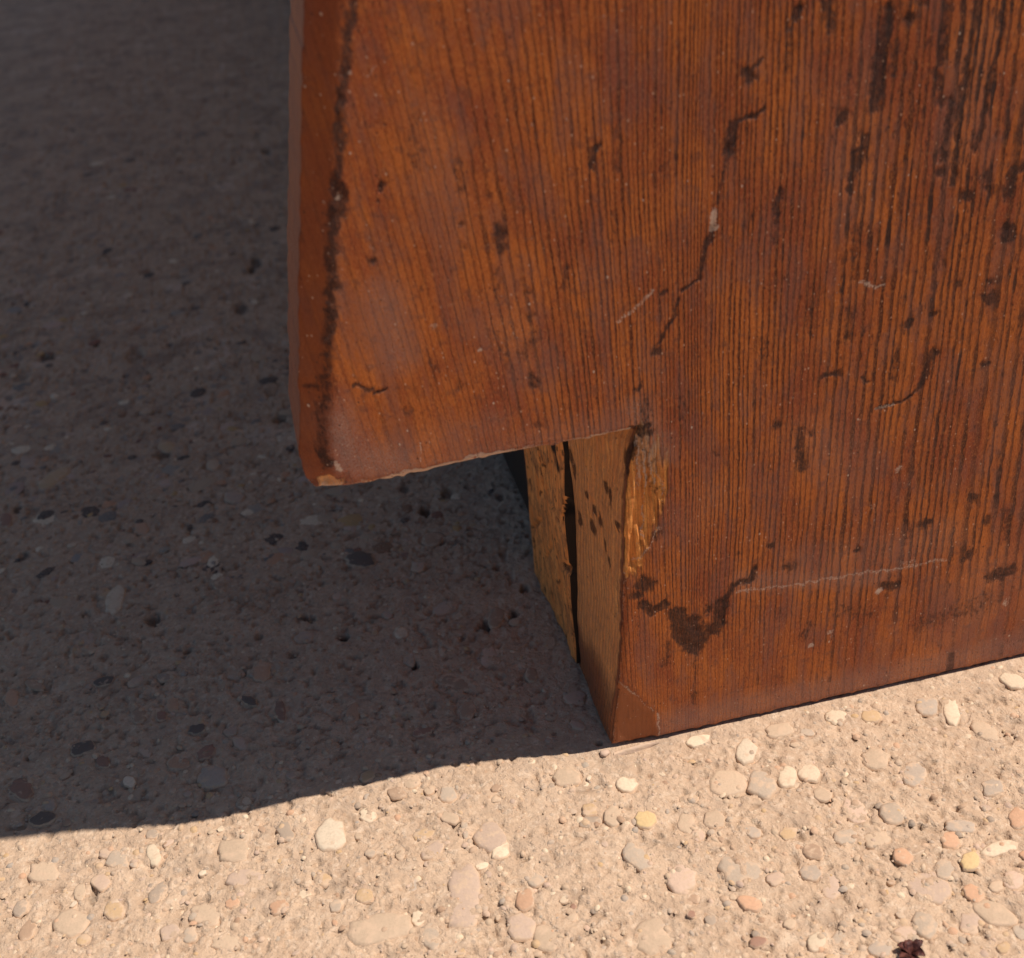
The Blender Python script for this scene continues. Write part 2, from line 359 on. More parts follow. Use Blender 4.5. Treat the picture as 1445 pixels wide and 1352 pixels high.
# nearest outline point for vertices within a cell of the outline
d = np.full(len(P), 1e9); NP = P.copy()
for i in range(len(out)):
    A, B = out[i], out[(i+1) % len(out)]
    dv = B-A; t = np.clip(((P-A)@dv)/(dv@dv), 0, 1); Q = A+t[:, None]*dv
    dd = np.hypot(*(P-Q).T); k = dd < d; d[k] = dd[k]; NP[k] = Q[k]
snap = (d < cell*0.62)
keep = ins | snap
P2 = np.where(snap[:, None], NP, P)
nx, nz = len(xs), len(zs); idx = np.arange(nx*nz).reshape(nx, nz)
quads = np.stack([idx[:-1, :-1], idx[1:, :-1], idx[1:, 1:], idx[:-1, 1:]], -1).reshape(-1, 4)
quads = quads[keep[quads].all(1)]
# drop quads that collapsed on the outline
q = P2[quads]; area = 0.5*np.abs((q[:, 2, 0]-q[:, 0, 0])*(q[:, 3, 1]-q[:, 1, 1])-(q[:, 3, 0]-q[:, 1, 0])*(q[:, 2, 1]-q[:, 0, 1]))
quads = quads[area > 0.01]
used = np.unique(quads); remap = np.full(len(P), -1); remap[used] = np.arange(len(used))
quads = remap[quads]; P2 = P2[used]
# relax the points a little so that the snapped border stays even
E = np.concatenate([quads[:, [0, 1]], quads[:, [1, 2]], quads[:, [2, 3]], quads[:, [3, 0]]])
key = np.sort(E, 1); kk = key[:, 0]*10**7+key[:, 1]
u, inv, cnt = np.unique(kk, return_inverse=True, return_counts=True)
bE = E[cnt[inv] == 1]                                  # border edges, directed
X, Z = P2[:, 0], P2[:, 1]
_d = np.full(len(P2), 1e9)
for _i in range(len(out)):
    _d = np.minimum(_d, segdist(P2, out[_i], out[(_i+1) % len(out)]))
_k = np.exp(-_d/1.6)
P2 = P2+np.c_[(fbm(X*0.35, Z*0.35, 2, 3)-0.5)*0.9*_k, (fbm(X*0.35+50, Z*0.35, 4, 3)-0.5)*np.where(Z < 4, 1.0, 0.8)*_k]
P2[:, 1] = np.maximum(P2[:, 1], 0.15)
X, Z = P2[:, 0].copy(), P2[:, 1].copy()

def px_seg(pts, wpx, s):                              # stroke measured on the photo -> polyline and half width in mm
    p = F(*np.array(pts, float).T)
    if len(pts) == 1: p = np.vstack([p, p+0.01])
    a = F(np.array(pts[0][0]*1.0), np.array(pts[0][1]*1.0)); b = F(np.array(pts[0][0]+10.0), np.array(pts[0][1]*1.0))
    return p, wpx*np.hypot(*(b-a))/10.0, s
DARK = [([(497,0),(492,40),(487,95),(480,140),(478,190),(474,250),(473,300),(470,360),(467,430),(463,480)],10,.62),
 ([(463,480),(460,545),(452,600),(455,645)],10,.5),([(480,262),(478,300)],10,.9),([(476,300)],14,.8),([(470,405)],10,.8),([(478,195)],8,.7),
 ([(483,140)],7,.8),([(465,440)],10,.7),([(468,330)],9,.4),([(455,640),(462,655)],8,.8),
 ([(842,206),(833,232)],6,.8),([(1055,98),(1060,106)],9,.85),([(1075,84),(1062,95)],3,.6),
 ([(1082,152),(1060,165),(1042,167),(1034,176)],2.5,.8),([(1033,178),(1029,215)],8,.95),([(1027,215),(1018,252),(1011,290)],2,.6),
 ([(1008,318),(1000,335),(993,360),(990,388)],3.5,.85),([(990,388),(976,402),(960,408)],2.5,.9),([(938,411)],7,.8),
 ([(957,420),(950,450),(940,468),(928,490)],2,.75),([(928,498)],9,.85),([(905,535),(899,550)],3,.7),([(893,548)],4,.6),
 ([(1130,14),(1120,30)],5,.85),([(1112,35),(1113,95)],5,.5),([(1100,270),(1095,310)],6,.7),([(1093,310),(1090,345)],6,.4),
 ([(1168,0),(1174,40)],9,.6),([(1255,12),(1246,60),(1240,100),(1236,148)],10,.75),([(1262,60),(1258,100)],9,.5),([(1285,24)],11,.9),([(1295,0),(1302,8)],7,.6),
 ([(1334,0),(1331,50),(1327,92)],6,.65),([(1341,140),(1334,185),(1330,225)],5,.65),([(1380,0),(1374,40),(1366,90),(1358,125)],7,.7),
 ([(1418,0),(1412,40),(1406,80),(1396,115),(1388,160),(1378,205)],5,.7),([(1355,130),(1350,200),(1345,260)],5,.6),
 ([(1188,165)],9,.9),([(1218,195),(1214,235)],8,.65),([(1207,215),(1201,270)],7,.75),([(1325,242)],8,.8),([(1363,275)],11,.95),([(1378,190),(1376,205)],8,.7),
 ([(1428,245),(1422,270)],11,.8),([(1395,245),(1395,275)],6,.7),([(1440,235)],9,.7),([(1320,100),(1327,145)],8,.55),
 ([(1424,322),(1424,332)],10,.95),([(1397,400)],8,.6),([(1395,421)],11,.95),([(1353,401)],7,.85),([(1282,457)],7,.9),([(1315,442)],7,.8),
 ([(1318,495),(1308,522),(1298,545)],5.5,.75),([(1296,548),(1280,562),(1236,578)],2,.85),([(1390,514)],6,.7),([(1340,335),(1330,375)],6,.4),
 ([(1185,525),(1160,532)],5,.8),([(1222,537)],6,.6),([(1265,500),(1260,530)],7,.5),([(1200,440),(1197,480)],8,.5),([(1210,320),(1205,390)],7,.45),
 ([(1095,600)],10,.65),([(1128,610),(1130,660)],8,.6),([(1145,611)],6,.5),([(1305,738)],10,.8),([(1280,735),(1285,760)],8,.4),([(1213,775)],7,.7),
 ([(1245,828),(1262,825)],7,.75),([(1372,703)],9,.7),([(1392,735)],7,.7),([(1365,785)],8,.6),([(1425,805),(1400,812)],9,.7),([(1390,840)],9,.4),([(1420,720),(1418,760)],7,.4),
 ([(955,866),(962,897)],12,1.1),([(966,905),(980,914)],12,1.2),([(975,878),(985,902)],13,1.0),([(1002,890)],12,1.2),([(1014,878),(1020,850)],9,1.15),
 ([(1020,848),(1034,828),(1058,820),(1066,800)],5,.9),([(945,862)],5,.7),([(1000,860)],8,.6),([(910,824)],13,1.0),([(898,840)],9,.85),([(906,855),(922,863),(936,855)],7,1.1),
 ([(1088,768)],6,.7),([(1042,782)],6,.5),([(1110,803),(1118,798)],9,.5),([(925,755)],9,.5),([(940,910),(938,940)],7,.4),([(980,925),(981,990)],2.5,.5),
 ([(1195,770)],5,.3),([(1135,900),(1142,885)],8,.45),([(1100,962)],9,.3),
 ([(538,256),(536,268)],6,.8),([(532,285)],5,.6),([(522,368)],6,.7),([(500,545),(525,546)],3,.75),([(527,552),(548,548)],1.8,.8),([(430,552),(462,545)],5,.45),
 ([(582,165),(588,205),(592,232)],12,.3),([(708,318),(704,352)],9,.65),([(705,352),(700,410)],5,.35),([(750,530),(752,545)],7,.6),([(748,447)],8,.5),([(742,415)],6,.4),
 ([(650,315)],5,.6),([(653,350)],4,.6),([(612,520)],7,.4),([(648,545)],8,.4),([(575,580)],8,.4),([(690,280)],6,.3),([(595,405)],5,.4),
 ([(915,603),(885,608)],3,1.3),([(898,622),(893,650)],3,.8),([(906,612)],8,1.0),([(700,470),(715,520)],9,.3),([(760,470),(740,500)],9,.3),([(965,560),(960,600)],8,.3),([(1010,640)],9,.3),([(1080,480),(1075,520)],8,.35),([(1150,400),(1145,470)],8,.35),([(1060,300),(1050,330)],7,.35),([(870,300),(865,340)],6,.3),([(645,230),(650,270)],8,.3),([(1180,860),(1230,870)],12,.3),([(1300,880),(1390,850)],16,.35),([(1100,870)],10,.25),([(908,600),(912,560)],7,.45),([(895,612),(918,612)],7,.6),([(760,600)],8,.35),
 ([(800,378),(797,405)],5,.5),([(545,172),(520,175)],3,.4),([(958,230)],4,.4),([(935,238)],5,.4),([(870,150),(875,240)],4,.3)]
WEAR = [([(870,452),(897,432),(922,412)],4,.62),([(1009,300),(1008,318)],5,.9),([(1004,321),(1014,319)],3,1),([(1215,400),(1245,404)],3,.7),
 ([(1040,836),(1120,825),(1200,812),(1280,800),(1335,789)],3.2,.62),([(1268,662)],7,.7),([(1232,717)],6,.5),([(1240,836)],5,.9),([(1420,850)],6,.7),
 ([(1172,893)],5,.8),([(1145,912)],4,.8),([(480,590),(490,640)],14,.42),([(500,655),(560,668)],6,.4),([(520,600),(530,640)],5,.35),([(690,640),(640,652)],2.5,.8),([(560,670),(600,662)],2.5,.8),([(470,655),(480,662)],5,.8),([(562,470)],10,.4),([(565,455)],7,.45),([(592,650),(594,625)],2,.7),
 ([(612,460)],5,.6),([(675,493)],4,.95),([(740,295),(745,310)],4,.3),([(555,495)],7,.4),([(545,420)],8,.4),([(525,395)],6,.45),([(520,330),(526,350)],4,.5),
 ([(516,105),(530,95)],4,.5),([(494,103)],4,.9),([(476,282)],5,.7),([(540,258)],4,.6),([(832,255)],3,.3),([(1190,745),(1200,740)],6,.4),([(1270,795),(1290,792)],5,.5),
 ([(1205,735)],8,.4),([(1325,798)],7,.45),([(1235,578),(1262,570)],2.5,.7),([(995,770),(1050,765)],3,.2),([(480,990)],3,.3),([(1160,640),(1180,641)],4,.4),
 ([(1175,750),(1185,735)],6,.35),([(960,1000),(975,990)],4,.3),([(928,1008),(931,1040)],1.8,.75),([(872,964),(905,988),(922,1004)],1.6,.7),([(872,890),(882,800)],3,.5),
 ([(900,690),(905,660)],6,.55),([(925,660),(935,690)],4,.5),([(890,640),(900,620)],5,.55),([(899,622),(904,680)],1.5,.9),([(908,625),(916,690)],1.5,1.0),([(917,640),(925,692)],1.3,.9),([(912,690),(908,760)],1.2,.7),([(929,660),(934,700)],1.2,.7),([(895,795),(915,770),(928,745)],3,.6),([(455,688),(480,688)],6,.8)]
GREY = [([(470,600),(500,650),(560,650)],34,.9),([(560,640),(700,600)],26,.45),([(540,420),(560,500)],30,.6),([(700,450),(750,520)],36,.35),([(900,580),(925,640)],22,.7),
 ([(1150,620),(1200,640)],40,.4),([(1130,800),(1330,760)],30,.5),([(1050,820),(1240,815)],16,.6),([(1400,820),(1350,900)],50,.5),([(950,1020),(1250,955),(1445,905)],22,.75),
 ([(1200,300),(1200,120)],30,.25),([(1000,700),(960,740)],30,.3),([(470,300),(475,440)],12,.5),([(1380,60),(1350,200)],40,.35),([(640,320),(600,160)],30,.3)]

def paint(strokes, soft=0.5, thin=1.0, weak=1.0):
    m = np.zeros(len(P2))
    for pts, wpx, s in strokes:
        p, wd, s = px_seg(pts, wpx*thin, s*(1 if s > 0.5 else weak))
        lo = p.min(0)-wd*2.5-2; hi = p.max(0)+wd*2.5+2
        k = np.where((X > lo[0]) & (X < hi[0]) & (Z > lo[1]) & (Z < hi[1]))[0]
        if len(k) == 0: continue
        dd = polydist(P2w[k], p)
        m[k] = np.maximum(m[k], s*(1-sst(wd*soft*0.5, wd*1.8+0.15, dd)))
    return m
P2w = P2+np.c_[(fbm(X*0.5, Z*0.35, 1, 3)-0.5)*2.2, (fbm(X*0.5, Z*0.35, 5, 3)-0.5)*2.6]
dark, wear, grey = paint(DARK, 0.35, 0.8, 0.8), paint(WEAR, 0.3), paint(GREY, 0.1, 1.0, 0.7)
d_left = polydist(P2, L_line); d_notch = polydist(P2, rest_lines[0]); d_foot = polydist(P2, rest_lines[1]); d_bot = np.abs(Z-0.6)
jag = (vn(X*0.55, Z*0.55, 2)-0.5)
# bare patch on the foot's upper corner, and the chipped lower corner
raw_poly = F(*np.array([(878,700),(880,640),(888,612),(905,606),(922,622),(934,650),(943,672),(941,700),(930,722),(921,752),(907,768),(905,790),(893,806),(878,808)], float).T)
P2r = P2w+np.c_[(vn(X*0.9, Z*0.08, 3)-0.5)*2.0, (vn(X*1.5, Z*0.04, 1)-0.5)*12+(vn(X*3.1, Z*0.05, 2)-0.5)*5]; i_raw = inside(P2r, raw_poly); d_raw = polydist(P2r, raw_poly, True)
raw = np.where(i_raw, 0.60+0.35*np.clip(d_raw/2.5, 0, 1), 0.52-d_raw*0.14); raw = np.clip(raw, 0, 1)
ash = F(*np.array([(905,612),(912,650),(925,690)], float).T)
ashm = np.clip(1-polydist(P2, ash)/4.0, 0, 1)*i_raw
chip_poly = F(*np.array([(860,1060),(868,968),(874,962),(900,985),(921,1003),(930,1048),(905,1062)], float).T)
chip = np.where(inside(P2w, chip_poly), 1.0, 0.0)
worn_foot = np.clip(1-d_foot/1.1-jag*0.7, 0, 1)
worn_notch = np.clip(1.7-d_notch/1.0-jag*1.6, 0, 1)*(X > -72)*(X < 8)
wear = np.maximum(wear, np.maximum(worn_notch*1.0*(0.45+0.65*sst(-62, -48, X)*(1-sst(-30, -12, X))+0.3*sst(-12, 0, X)), worn_foot*0.5*(Z < 62)))
grey = np.maximum(grey, 0.55*np.clip(1-d_notch/9.0, 0, 1)*(X < 8)); grey = np.maximum(grey, 0.6*(1-sst(2, 9, Z)))
corner = F(np.array(462.), np.array(683.))
rawc = np.clip(1.15-np.hypot((P2w[:, 0]-corner[0]-0.5)/1.8, P2w[:, 1]-corner[1]+0.6)/3.0-jag*0.9, 0, 1); raw = np.maximum(raw, rawc)
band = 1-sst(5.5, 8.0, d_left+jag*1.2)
# grain: runs down the board, leaning over at the left and narrow-ringed in the middle
lean = 0.13*sst(25, -55, X)+0.035*sst(70, 140, X)
gu = X+lean*(Z-110)+0.7*(fbm(X*0.03, Z*0.012, 1)-0.5)*4
pitch = lambda a: np.interp(a, [-100, -60, -35, -12, 5, 35, 60, 90, 130, 170, 700], [2.6, 2.2, 1.75, 1.45, 1.15, 1.25, 1.8, 2.7, 3.3, 3.0, 2.6])
rp = [-120.0]
while rp[-1] < 700: rp.append(rp[-1]+pitch(rp[-1])*RS.uniform(0.55, 1.45))
ring = np.interp(gu, rp, np.arange(len(rp)))
gc = np.interp(X, [-80, -60, -30, 0, 30, 70, 110, 200], [0.28, 0.34, 0.52, 0.78, 0.85, 0.9, 0.9, 0.9])*(0.45+0.55*sst(5, 60, Z))*(0.8+0.4*fbm(X*0.03, Z*0.025, 6, 3))
spot = np.interp(X, [-80, -20, 40, 80, 130], [0.1, 0.1, 0.3, 0.75, 1.0])*np.interp(Z, [0, 60, 120, 220], [0.3, 0.35, 0.6, 1.0])
dark = np.maximum(dark, ashm*0.28)
# depth of the front surface, mm behind the front plane
yl = 3.0*np.clip(1-d_left/8.2, 0, 1)**1.8
dn = np.minimum(np.minimum(d_notch, d_foot), d_bot)
r0 = 1.3; ye = np.where(dn < r0, r0-np.sqrt(np.maximum(r0**2-(r0-dn)**2, 0)), 0)
Yf = np.maximum(yl, ye)+0.35*(fbm(X*0.02, Z*0.02, 3)-0.5)+0.06*(fbm(X*0.35, Z*0.12, 4)-0.5)
Yf = Yf+dark*0.22*vn(X*0.8, Z*0.5, 5)+wear*0.05
Yf = Yf+np.where(i_raw, np.clip(d_raw*0.5-0.25, 0, 1.5)*(0.3+1.3*vn(X*1.3, Z*0.09, 6)), 0)
Yf = Yf+chip*np.clip(polydist(P2, chip_poly, True)*0.5, 0, 0.9)+rawc*0.8

# side walls: every border point is carried back to the board's rear face
bv = np.unique(bE); loc = np.full(len(P2), -1); loc[bv] = np.arange(len(bv))
steps = np.r_[np.linspace(0, 1, 46)[1:]]
cen_out = np.zeros((len(bv), 2))                      # outward direction at the border
for a, b in ((0, 1),):
    tv = P2[bE[:, 1]]-P2[bE[:, 0]]; nrm = np.c_[tv[:, 1], -tv[:, 0]]; nrm /= np.maximum(np.hypot(*nrm.T), 1e-9)[:, None]
    np.add.at(cen_out, loc[bE[:, 0]], nrm); np.add.at(cen_out, loc[bE[:, 1]], nrm)
cen_out /= np.maximum(np.hypot(*cen_out.T), 1e-9)[:, None]
KNP = [(813,642,3),(817,662,2.5),(823,729,3.5),(838,722,2.5),(862,655,5),(868,640,5),(872,675,3.5),(848,692,2.5),(853,706,3),(866,702,2.5),(838,746,2.5),(850,772,2.5),(856,792,2.2),(844,735,2.5),(832,700,2),(872,655,5),(860,745,2)]
KN = S(np.array([k_[0] for k_ in KNP], float), np.array([k_[1] for k_ in KNP], float), 3.0); KR = [k_[2]*0.55 for k_ in KNP]
V = [np.c_[X, Yf, Z]]; base = [bv]; off = len(P2)
ats = {k: [v] for k, v in dict(gu=gu, gz=Z, ring=ring, gc=gc, dark=dark, wear=wear, raw=raw, chip=chip, grey=grey, spot=spot, band=band).items()}
bx, bz = P2[bv, 0], P2[bv, 1]; by = Yf[bv]
is_foot = (polydist(P2[bv], rest_lines[1]) < 0.9) & (bz < 104)
is_left = polydist(P2[bv], L_line) < 0.9
for s_ in steps:
    yy = by+(T-by)*s_
    # the foot's sawn side: ragged and split at the top, smooth at the bottom
    rag = np.where(is_foot, (fbm(yy*0.35, bz*0.05, 2)-0.5)*1.8*sst(20, 80, bz)+(fbm(yy*0.09, bz*0.05, 6)-0.5)*1.6+0.9*sst(60, 104, bz)*(vn(yy*0.9, bz*0.07, 3)-0.5), 0)
    rag = rag*np.clip(s_*6, 0, 1)
    rag = rag-np.where(is_foot, 0.4*sst(0.97, 1.0, s_), 0)+np.where(is_left, -0.8*np.clip(1-s_*8, 0, 1)*0-1.2*sst(0.9, 1.0, s_), 0)
    xr = 0.4+0.9*np.sin(np.clip(bz/75, 0, 1.3)*math.pi*0.75)
    fx = np.where(is_foot, xr+(bx-xr)*(1-s_)**1.25, bx)
    V.append(np.c_[fx+cen_out[:, 0]*rag, yy, bz+cen_out[:, 1]*rag*0.3]); base.append(off+np.arange(len(bv))); off += len(bv)
    sidebare = np.where(is_foot, 1.0, 0)*np.clip(s_*9, 0, 1)
    ats['gu'].append(np.where(is_foot, yy*1.0+3*fbm(yy*0.05, bz*0.02, 1), yy+40)); ats['gz'].append(bz)
    ats['ring'].append((yy+2.5*fbm(yy*0.06, bz*0.025, 5))/2.1); ats['gc'].append(np.full(len(bv), 0.6))
    # varnish was slopped onto the lower part of the side, the upper part is bare
    vb = sst(-2, 32, bz+14*(fbm(yy*0.1, bz*0.06, 7)-0.5)-yy*0.25)
    ats['raw'].append(np.where(is_foot, (0.42+0.55*vb)*np.clip(s_*6+0.3, 0, 1), raw[bv]*np.clip(1-s_*4, 0, 1)))
    knots = np.zeros(len(bv))
    for (ky, kz), kr in zip(KN, KR): knots = np.maximum(knots, 1.15*np.clip(1.25-np.hypot(yy-ky+2.2*(vn(yy*0.5, bz*0.3, 4)-0.5), (bz-kz)*0.6+1.8*(vn(yy*0.6, bz*0.4, 5)-0.5))/kr, 0, 1))
    ats['dark'].append(np.where(is_foot, knots+0.9*sst(0.99, 1.0, s_), np.where(is_left, 0.0, 0.1)))
    ats['wear'].append(np.where(is_foot, 0.0, np.where(is_left, 0.12, wear[bv]*np.clip(1-s_*6, 0, 1))))
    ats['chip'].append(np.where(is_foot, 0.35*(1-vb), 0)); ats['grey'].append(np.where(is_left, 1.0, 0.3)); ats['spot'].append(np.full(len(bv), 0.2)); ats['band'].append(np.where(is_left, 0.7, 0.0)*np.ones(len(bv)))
V = np.vstack(V); walls = []
for i in range(len(base)-1):
    a, b = base[i][loc[bE[:, 0]]], base[i][loc[bE[:, 1]]]; c, e = base[i+1][loc[bE[:, 1]]], base[i+1][loc[bE[:, 0]]]
    walls.append(np.c_[b, a, e, c])
faces = np.vstack([quads]+walls)
furn = bpy.data.objects.new('wooden_furniture', None); COL.objects.link(furn)
furn['label'] = 'reddish brown varnished wooden furniture with a notched, chipped foot standing on speckled concrete'
furn['category'] = 'furniture'
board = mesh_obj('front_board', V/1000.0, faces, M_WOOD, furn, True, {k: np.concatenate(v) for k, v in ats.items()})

# ------------------------------------------------------------------ bare block behind the foot
BY0, BY1, BZ = T+0.15, 94.0, 112.0
ny, nz_ = 96, 180
yy, zz = np.meshgrid(np.linspace(0, 1, ny), np.linspace(0, BZ, nz_), indexing='ij')
gap = -0.3+2.8*sst(60, 84, zz)**1.2+2.4*(fbm(zz*0.3, zz*0+9, 6, 3)-0.5)+0.7*vn(zz*0.25, zz*0+3, 2)+0.6*(fbm(zz*0.12, zz*0, 4)-0.5)
gap = np.maximum(gap, 0.25); y0 = BY0+gap; y1 = BY1+2.0*(fbm(zz*0.04, zz*0+7, 1)-0.5)-5*sst(35, 0, zz)*0
yb = y0+(y1-y0)*yy
xb = -0.4+3.0*(fbm(yb*0.05, zz*0.02, 5)-0.5)+1.3*(fbm(yb*0.3, zz*0.05, 3)-0.5)+0.5*sst(0.04, 0, yy)+3.0*sst(0.9, 1, yy)
SL = [([(784,704),(792,726),(802,746)],3.0,3),([(768,640),(770,670)],4,1.2),([(745,640),(750,690),(756,705)],3,1.5),([(775,655),(772,700)],5,.8),([(762,745),(772,735)],3,.9),([(768,735)],3,1.8),([(786,770),(778,790)],3,.8),([(806,700),(804,735)],3,2.5),([(800,800),(812,806)],5,1.2)]
bd = np.zeros(yb.shape)
PP = np.c_[yb.ravel(), zz.ravel()]
for pts, wpx, dp in SL:
    p = S(*np.array(pts, float).T, x0=1.0); wd = wpx*0.3
    m = np.clip(1-polydist(PP, p)/(wd*1.5), 0, 1).reshape(yb.shape)
    xb = xb+dp*sst(0, 0.8, m); bd = np.maximum(bd, min(1, dp/2.2)*sst(0.05, 0.5, m))
st_ = S(np.array([788., 792.]), np.array([625., 655.]), 1.0); bd = np.maximum(bd, 0.75*np.clip(1.4-polydist(PP, st_)/5.0, 0, 1).reshape(yb.shape)*vn(yb*0.25, zz*0.2, 3)*1.6)
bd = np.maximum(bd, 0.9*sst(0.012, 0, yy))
vb = np.stack([xb, yb, zz+0.8], -1).reshape(-1, 3)
ii = np.arange(ny*nz_).reshape(ny, nz_)
fq = np.stack([ii[:-1, :-1], ii[:-1, 1:], ii[1:, 1:], ii[1:, :-1]], -1).reshape(-1, 4)
ring_b = np.concatenate([ii[:, 0], ii[-1, 1:], ii[-2::-1, -1], ii[0, -2:0:-1]])
rear = vb[ring_b].copy(); rear[:, 0] = 58.0
vb2 = np.vstack([vb, rear]); nb = len(vb); k = np.arange(len(ring_b)); k2 = (k+1) % len(ring_b)
fw_ = np.c_[ring_b[k], ring_b[k2], nb+k2, nb+k]
gub = np.concatenate([(yb+4*fbm(yb*0.04, zz*0.02, 2)).ravel(), rear[:, 1]+rear[:, 0]])
blk = mesh_obj('foot_block', vb2/1000.0, np.vstack([fq, fw_]), M_BARE, furn, True,
               {'gu': gub, 'gz': np.concatenate([zz.ravel(), rear[:, 2]]), 'dark': np.concatenate([bd.ravel(), np.zeros(len(rear))])})
blk['label'] = 'bare split pine block behind the foot'

# ------------------------------------------------------------------ unseen carcass added to cast shade and bounce light, with a dark shade strip
def box(name, x0, x1, y0, y1, z0, z1, mat, bev=0.0015):
    bm = bmesh.new(); bmesh.ops.create_cube(bm, size=1)
    bmesh.ops.scale(bm, vec=(x1-x0, y1-y0, z1-z0), verts=bm.verts); bmesh.ops.translate(bm, vec=((x0+x1)/2, (y0+y1)/2, (z0+z1)/2), verts=bm.verts)
    bmesh.ops.bevel(bm, geom=bm.edges[:], offset=bev, segments=2, affect='EDGES')
    me = bpy.data.meshes.new(name); bm.to_mesh(me); bm.free(); me.materials.append(mat)
    o = bpy.data.objects.new(name, me); COL.objects.link(o); o.parent = furn; return o
box('unseen_side_panel', 0.016, 0.040, 0.0960, 1.60, 0.012, 0.654, M_BOUNCE)  # unseen, sized to shade the ground and bounce light back
box('unseen_side_panel', 0.560, 0.584, 0.0380, 1.60, 0.012, 0.654, M_BOUNCE)
box('unseen_rear_panel', 0.0405, 0.5595, 1.575, 1.599, 0.012, 0.654, M_BOUNCE)
box('unseen_top_board', -0.005, 0.630, -0.004, 1.62, 0.657, 0.681, M_BOUNCE)
box('shade_strip', 0.0050, 0.0155, 0.0985, 0.330, 0.0015, 0.075, M_SHADE)  # dark strip added as the shade band behind the foot block
box('side_batten', 0.0010, 0.0155, 0.0965, 0.0983, 0.002, 0.12, M_BOUNCE, 0.0004)

# splinter of bare wood and grit squeezed out under the foot's corner
def lump(pts, hgt, name, mat, parent, seed=0, n=14):
    """Low rounded sliver with an uneven outline lying along the ground polyline pts (mm: x, y, half width)."""
    r = random.Random(seed); vs = []; fs = []
    pts = [np.array(p, float) for p in pts]
    for i, p in enumerate(pts):
        q = pts[min(i+1, len(pts)-1)]-pts[max(i-1, 0)]; nrm = np.array([-q[1], q[0]]); nrm /= np.hypot(*nrm)
        for j in range(7):
            a = math.pi*j/6; k = p[2]*(1+r.uniform(-.25, .25))
            h_ = hgt*(1+r.uniform(-.25, .25))*(0.25 if i in (0, len(pts)-1) else 1)
            vs.append((p[0]+nrm[0]*math.cos(a)*k, p[1]+nrm[1]*math.cos(a)*k, -0.4+h_*math.sin(a)))
    for i in range(len(pts)-1):
        for j in range(6): fs.append((i*7+j, i*7+j+1, i*7+8+j, i*7+7+j))
    fs.append(tuple(range(7))); fs.append(tuple(range((len(pts)-1)*7, len(pts)*7))[::-1])
    o = mesh_obj(name, np.array(vs)/1000, fs, mat, parent, True); return o
def gp(px, py, hw): return (*G(np.array(float(px)), np.array(float(py))), hw)
o = lump([gp(866, 1063, .5), gp(884, 1060, .7), gp(900, 1056, .7), gp(915, 1052, .6), gp(930, 1047, .35)], 1.3, 'splinter', M_STONE['pink'], furn, 3)
o['label'] = 'pale sliver under the foot corner'

# ------------------------------------------------------------------ ground
gxs = axis(-2500, -215, 155, 2500, 0.62, 1.10); gys = axis(-1500, -112, 190, 4000, 0.62, 1.012)
